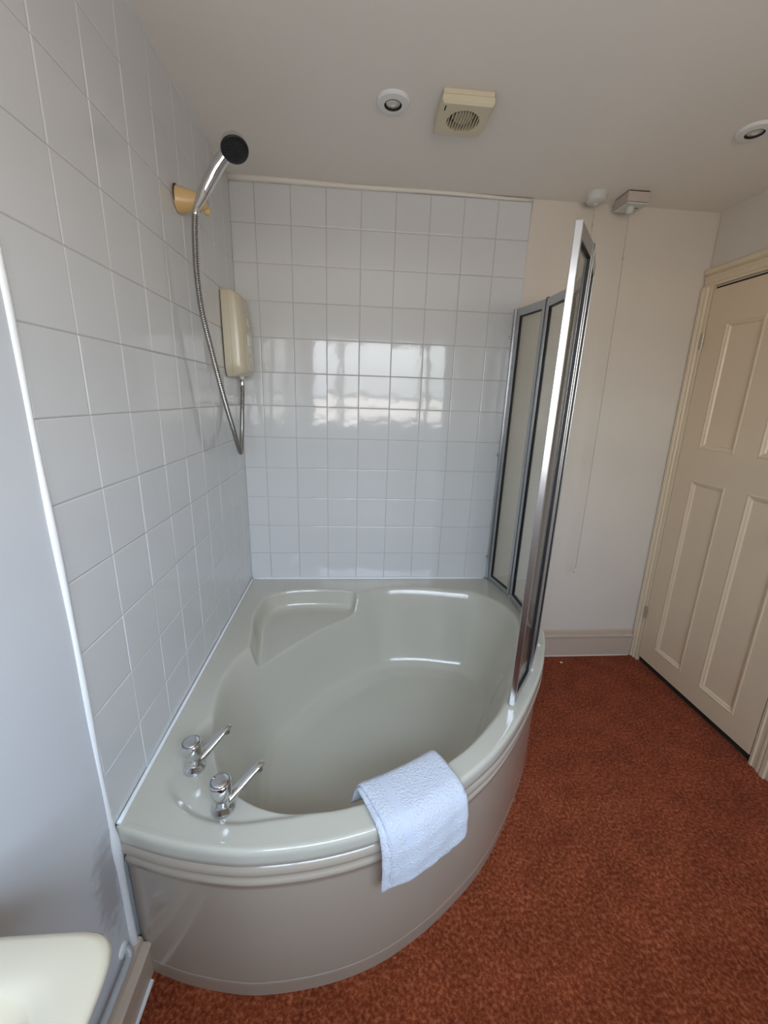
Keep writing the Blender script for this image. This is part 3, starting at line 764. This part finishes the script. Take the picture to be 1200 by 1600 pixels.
kid(MB().lathe([(0.004, -0.036), (0.018, -0.034), (0.029, -0.026), (0.0365, -0.015), (0.0390, -0.005), (0.0395, 0.001), (0.0385, 0.004), (0.0365, 0.0035)], HC, FN, 44), 'head_shell', M_chrome, hs, smooth=True, angle=60)
kid(MB().lathe([(0.0378, 0.002), (0.0378, 0.0062), (0.0362, 0.0078), (0.025, 0.0082), (0.010, 0.0072), (0.0, 0.0070)], HC, FN, 44, cap=False), 'spray_face', M_black, hs, smooth=True, angle=50)
nz = MB(); u_ = FN.orthogonal().normalized(); w_ = FN.cross(u_)
for rr, cnt in ((0.013, 10), (0.0175, 14), (0.022, 18), (0.0265, 18)):
    for k in range(cnt):
        a = 2 * PI * (k + 0.5 * (cnt == 16)) / cnt; nz.lathe([(0.0013, 0.0065), (0.0011, 0.0102), (0.0004, 0.0106)], HC + (u_ * math.cos(a) + w_ * math.sin(a)) * rr, FN, 6)
kid(nz, 'spray_nozzles', M_nub, hs)['kind'] = 'stuff'

# hose: corrugated metal tube
hose_c = [(0.0575, -0.596, 1.975), (0.0520, -0.599, 1.945), (0.0475, -0.600, 1.890), (0.0440, -0.5985, 1.800), (0.0440, -0.580, 1.700), (0.0480, -0.535, 1.600), (0.0540, -0.486, 1.490), (0.0600, -0.440, 1.395), (0.0660, -0.392, 1.310),
          (0.0680, -0.352, 1.250), (0.0670, -0.325, 1.222), (0.0640, -0.300, 1.216), (0.0600, -0.274, 1.236), (0.0520, -0.218, 1.300), (0.0460, -0.172, 1.380), (0.0450, -0.146, 1.450), (0.0450, -0.139, 1.500)]
HP = spline(hose_c, 40)
dd = np.r_[0, np.cumsum(np.linalg.norm(np.diff(HP, axis=0), axis=1))]
ns = int(dd[-1] / 0.00165); ss = np.linspace(0, dd[-1], ns)
HPs = np.stack([np.interp(ss, dd, HP[:, i]) for i in range(3)], 1)
hose = empty('shower_hose', (0.069, -0.58, 1.966), 'flexible metal shower hose looping from the bracket down to the cream shower unit', 'hose')
rad = [0.0095 if (i % 4) in (1, 2) else 0.0074 for i in range(ns)]
kid(MB().tube([tuple(p) for p in HPs], rad, 12), 'flexible_tube', M_hose, hose, smooth=True)
kid(MB().lathe([(0.0092, 0.0), (0.0105, 0.004), (0.0105, 0.022), (0.0085, 0.030)], (0.045, -0.1395, 1.478), (0, 0.02, 1), 20), 'end_ferrule', M_chrome, hose, smooth=True, angle=50)
d_ = Vector(HP[0]) - Vector(HP[20])
kid(MB().lathe([(0.0080, 0.0), (0.0095, 0.003), (0.0095, 0.024), (0.0080, 0.027)], Vector(HP[30]), d_, 20), 'top_ferrule', M_chrome, hose, smooth=True, angle=50)

# ================================================================== CEILING FITTINGS
def downlight(x, y, label):
    r = empty('ceiling_downlight', (x, y, CEIL), label, 'ceiling light', 'recessed ceiling lights')
    kid(MB().lathe([(0.051, 0.0), (0.051, -0.004), (0.047, -0.0085), (0.030, -0.0105), (0.0265, -0.0105)], (x, y, CEIL), (0, 0, 1), 48, cap=False), 'bezel', M_lampwhite, r, smooth=True, angle=40)
    kid(MB().lathe([(0.0267, -0.0106), (0.0250, -0.0108), (0.0245, -0.0010)], (x, y, CEIL), (0, 0, 1), 40, cap=False), 'bezel_throat', M_dark, r, smooth=True)
    kid(MB().lathe([(0.0250, -0.002), (0.0250, -0.0012), (0.0, -0.0012)], (x, y, CEIL), (0, 0, 1), 32, cap=False), 'lamp_recess', M_dark, r)
    kid(MB().lathe([(0.0225, -0.0015), (0.0220, -0.0055), (0.016, -0.0065), (0.0100, -0.0085), (0.0075, -0.0080), (0.006, -0.0060), (0.0, -0.0060)], (x, y, CEIL), (0, 0, 1), 32, cap=False), 'lamp_lens', M_lens, r, smooth=True, angle=35)
downlight(0.636, -0.525, 'round white recessed downlight in the ceiling left of the extractor fan')
downlight(1.797, -0.545, 'round white recessed downlight near the door, at the right edge of the photo')

fx0, fx1, fy0, fy1 = 0.772, 0.928, -0.605, -0.452
fan = empty('extractor_fan', (0.85, -0.53, CEIL), 'square yellowed extractor fan with round slotted grille on the ceiling', 'extractor fan')
kid(MB().box(fx0 + 0.003, fx1 - 0.003, fy0 + 0.003, fy1 - 0.003, CEIL - 0.013, CEIL), 'housing', M_fan, fan, bevel=0.002)
kid(MB().box(fx0 + 0.008, fx1 - 0.02, fy0 + 0.006, fy1 - 0.006, CEIL - 0.0165, CEIL - 0.012), 'seam', M_dark, fan)
# cover: square plate with a round hole
FC = Vector((0.852, -0.526, 0)); FR = 0.050; N = 64; zc0, zc1 = CEIL - 0.036, CEIL - 0.0155
V = []
def sq(a, ins):
    c_, s_ = math.cos(a), math.sin(a)
    cx, cy = (fx0 + fx1) / 2, (fy0 + fy1) / 2
    hx = (fx1 - fx0) / 2 - ins; hy = (fy1 - fy0) / 2 - ins; m_ = min(hx / max(abs(c_), 1e-9), hy / max(abs(s_), 1e-9))
    return cx + c_ * m_, cy + s_ * m_
ringsf = [lambda a: (FC.x + FR * math.cos(a), FC.y + FR * math.sin(a), zc1), lambda a: (FC.x + FR * math.cos(a), FC.y + FR * math.sin(a), zc0),
          lambda a: (*sq(a, 0.005), zc0), lambda a: (*sq(a, 0.0), zc0 + 0.006), lambda a: (*sq(a, 0.0), zc1)]
for rf in ringsf:
    for k in range(N): V.append(rf(2 * PI * (k) / N + PI / 4))
F = [(i * N + k, i * N + (k + 1) % N, (i + 1) * N + (k + 1) % N, (i + 1) * N + k) for i in range(4) for k in range(N)]
cov = kid(MB().add(V, F), 'cover', M_fan, fan)
kid(MB().lathe([(FR + 0.001, 0.0), (FR + 0.001, 0.001)], (FC.x, FC.y, zc1 - 0.001), (0, 0, 1), 32), 'grille_recess', M_dark, fan)
for k in range(11):
    x = FC.x + (k - 5) * 0.0088; hl = math.sqrt(max(0, FR ** 2 - (x - FC.x) ** 2))
    sub(cov, kid(MB().box(x - 0.0012, x + 0.0012, FC.y - hl - 0.001, FC.y + hl + 0.001, zc0 + 0.0005, zc0 + 0.008), 'grille_slat', M_fan, fan))
kid(MB().lathe([(0.030, 0.0), (0.030, -0.004), (0.028, -0.005), (0, -0.005)], (FC.x, FC.y, zc0 + 0.013), (0, 0, 1), 32, cap=False), 'motor_cap', M_fan, fan)
kid(MB().box(fx0 + 0.012, fx0 + 0.016, fy0 + 0.014, fy0 + 0.036, zc0 - 0.0003, zc0 + 0.001), 'indicator_slot', M_dark, fan)

# pull switches
ps = empty('round_pull_switch', (1.545, -0.085, CEIL), 'round white ceiling pull-cord switch above the bath screen', 'switch')
kid(MB().lathe([(0.041, 0.0), (0.041, -0.010), (0.039, -0.030), (0.030, -0.036), (0.010, -0.038), (0.006, -0.044)], (1.545, -0.085, CEIL), (0, 0, 1), 40), 'switch_housing', M_switch, ps, smooth=True, angle=40)
cord1 = MB().tube([(1.545, -0.085, CEIL - 0.04), (1.545, -0.085, 1.60), (1.546, -0.085, 1.20)], 0.0016, 8)
kid(cord1, 'pull_cord', M_cord, ps)
kid(MB().lathe([(0.0015, -0.008), (0.0038, -0.005), (0.0042, 0.002), (0.0018, 0.010)], (1.545, -0.085, 2.195), (0, 0, 1), 14), 'cord_connector', M_cord, ps, smooth=True)
kid(MB().lathe([(0.002, 0.014), (0.006, 0.004), (0.0075, -0.012), (0.004, -0.016)], (1.546, -0.085, 1.19), (0, 0, 1), 16), 'cord_pull', M_switch, ps, smooth=True)

bs = empty('square_pull_switch', (1.700, -0.085, CEIL), 'square pull-cord switch box on the ceiling, right of the round one', 'switch')
bz = CEIL - 0.046
def rb(mb, sz, z0, z1, x=1.700, y=-0.090, ang=0.0):
    c_, s_ = math.cos(ang), math.sin(ang)
    V = [(x + c_ * px - s_ * py, y + s_ * px + c_ * py, pz) for px, py, pz in boxv(-sz, sz, -sz, sz, z0, z1)]
    return mb.add(V, BOXF)
kid(rb(MB(), 0.0455, CEIL - 0.003, CEIL), 'base_shadow_gap', M_dark, bs)
kid(rb(MB(), 0.0465, bz + 0.006, CEIL - 0.0025), 'switch_box', M_box, bs, bevel=0.003)
kid(rb(MB(), 0.0445, bz + 0.0035, bz + 0.007), 'cover_gap', M_dark, bs)
kid(rb(MB(), 0.0465, bz - 0.001, bz + 0.004), 'cover_plate', M_switch, bs, bevel=0.001)
kid(MB().lathe([(0.015, 0.0), (0.0145, -0.012), (0.011, -0.024), (0.005, -0.027)], (1.694, -0.098, bz), (0, 0, 1), 24), 'cord_guide', M_switch, bs, smooth=True, angle=40)
kid(MB().box(1.715, 1.731, -0.097, -0.092, bz - 0.0016, bz), 'indicator_slot', M_dark, bs)
c2 = spline([(1.694, -0.098, bz - 0.025), (1.698, -0.098, 2.10), (1.706, -0.098, 1.90), (1.7155, -0.098, 1.40), (1.722, -0.098, 1.0), (1.7275, -0.098, 0.60)], 6)
kid(MB().tube([tuple(p) for p in c2], 0.0017, 8), 'pull_cord', M_cord, bs)
kid(MB().lathe([(0.0015, -0.006), (0.005, -0.003), (0.005, 0.003), (0.0015, 0.006)], (1.6995, -0.098, 2.075), (0, 0, 1), 14), 'cord_bead', M_cord, bs, smooth=True)
kid(MB().lathe([(0.002, 0.012), (0.006, 0.004), (0.0085, -0.008), (0.006, -0.012)], (1.7275, -0.098, 0.592), (0, 0, 1), 16), 'cord_pull', M_switch, bs, smooth=True)

# ================================================================== BASIN AND PIPE
bas = empty('wash_basin', (0.0, -1.87, 0.70), 'cream ceramic wash basin on the left wall, at the bottom left corner', 'basin')
def bring(ins, z, n=72, yc=-1.885, hy=0.207, x1=0.262):
    out = []
    for k in range(n):
        a = 2 * PI * k / n; c_, s_ = math.cos(a), math.sin(a); e = 0.24
        hx = x1 / 2 - ins * 0.5 - (0.0); cx = x1 / 2 - ins * 0.5
        px = cx + hx * math.copysign(abs(c_) ** e, c_); py = yc + (hy - ins) * math.copysign(abs(s_) ** e, s_)
        out.append((max(px, 0.001), py, z))
    return out
bz_ = 0.835
lv = [(0.075, bz_ - 0.20), (0.060, bz_ - 0.15), (0.030, bz_ - 0.075), (0.010, bz_ - 0.032), (0.002, bz_ - 0.012), (0.0, bz_ - 0.007), (0.003, bz_ - 0.0015), (0.009, bz_)]
V = []; n = 72
for ins, z in lv: V += bring(ins, z)
F = [(i * n + k, i * n + (k + 1) % n, (i + 1) * n + (k + 1) % n, (i + 1) * n + k) for i in range(len(lv) - 1) for k in range(n)]
F.append(tuple(range(n))[::-1])
base = len(lv)
for f, z in ((0.035, bz_ + 0.0005), (0.046, bz_ - 0.002), (0.052, bz_ - 0.008), (0.062, bz_ - 0.04), (0.080, bz_ - 0.085), (0.105, bz_ - 0.105)):
    for k in range(n):
        a = 2 * PI * k / n; c_, s_ = math.cos(a), math.sin(a); e = 0.62 if f > 0.04 else 0.45
        V.append((0.142 + (0.118 - f) * math.copysign(abs(c_) ** e, c_) + 0.012, -1.885 + (0.203 - f) * math.copysign(abs(s_) ** e, s_), z))
for i in range(base - 1, base + 5):
    for k in range(n): F.append((i * n + k, i * n + (k + 1) % n, (i + 1) * n + (k + 1) % n, (i + 1) * n + k))
F.append(tuple((base + 5) * n + k for k in range(n)))
kid(MB().add(V, F), 'basin_body', M_basin, bas, smooth=True)
kid(MB().box(0.001, 0.055, -1.86, -1.70, 0.58, 0.63), 'wall_bracket', M_basin, bas, bevel=0.004)
kid(MB().lathe([(0.024, 0.0), (0.024, 0.006), (0.012, 0.009), (0.012, 0.035), (0.020, 0.045), (0.020, 0.07), (0.014, 0.075)], (0.045, -2.0, bz_), (0, 0, 1), 24), 'basin_tap', M_chrome, bas, smooth=True, angle=50)
pp = empty('wall_pipe', (0.012, -1.4, 0.15), 'thin grey pipe running along the left skirting from the bath corner', 'pipe')
pipe = spline([(-0.001, -1.352, 0.185), (0.010, -1.351, 0.183), (0.0165, -1.358, 0.176), (0.0175, -1.375, 0.172), (0.0175, -1.50, 0.168), (0.0175, -1.80, 0.164), (0.0175, -2.50, 0.160)], 7)
kid(MB().tube([tuple(p) for p in pipe], 0.0085, 16), 'pipe_run', M_pipe, pp, smooth=True)
kid(MB().lathe([(0.016, 0.0), (0.016, 0.004), (0.010, 0.007)], (-0.001, -1.352, 0.185), (1, 0, 0), 20), 'pipe_collar', M_white, pp, smooth=True, angle=40)
kid(MB().box(-0.001, 0.030, -1.535, -1.515, 0.150, 0.195), 'pipe_clip', M_pipe, pp, bevel=0.003)

# little scrap on the carpet
V = []; F = []; nn_ = 5
for i in range(nn_):
    for j in range(nn_): V.append((1.751 + (i - 2) * 0.0035 + random.uniform(-.001, .001), -0.078 + (j - 2) * 0.003 + random.uniform(-.001, .001), 0.0015 + random.uniform(0, 0.005)))
for i in range(nn_ - 1):
    for j in range(nn_ - 1): a = i * nn_ + j; F.append((a, a + 1, a + nn_ + 1, a + nn_))
sc_ = MB().add(V, F).obj('paper_scrap', M_white)
sc_['label'] = 'tiny white scrap lying on the red carpet near the back skirting'; sc_['category'] = 'litter'
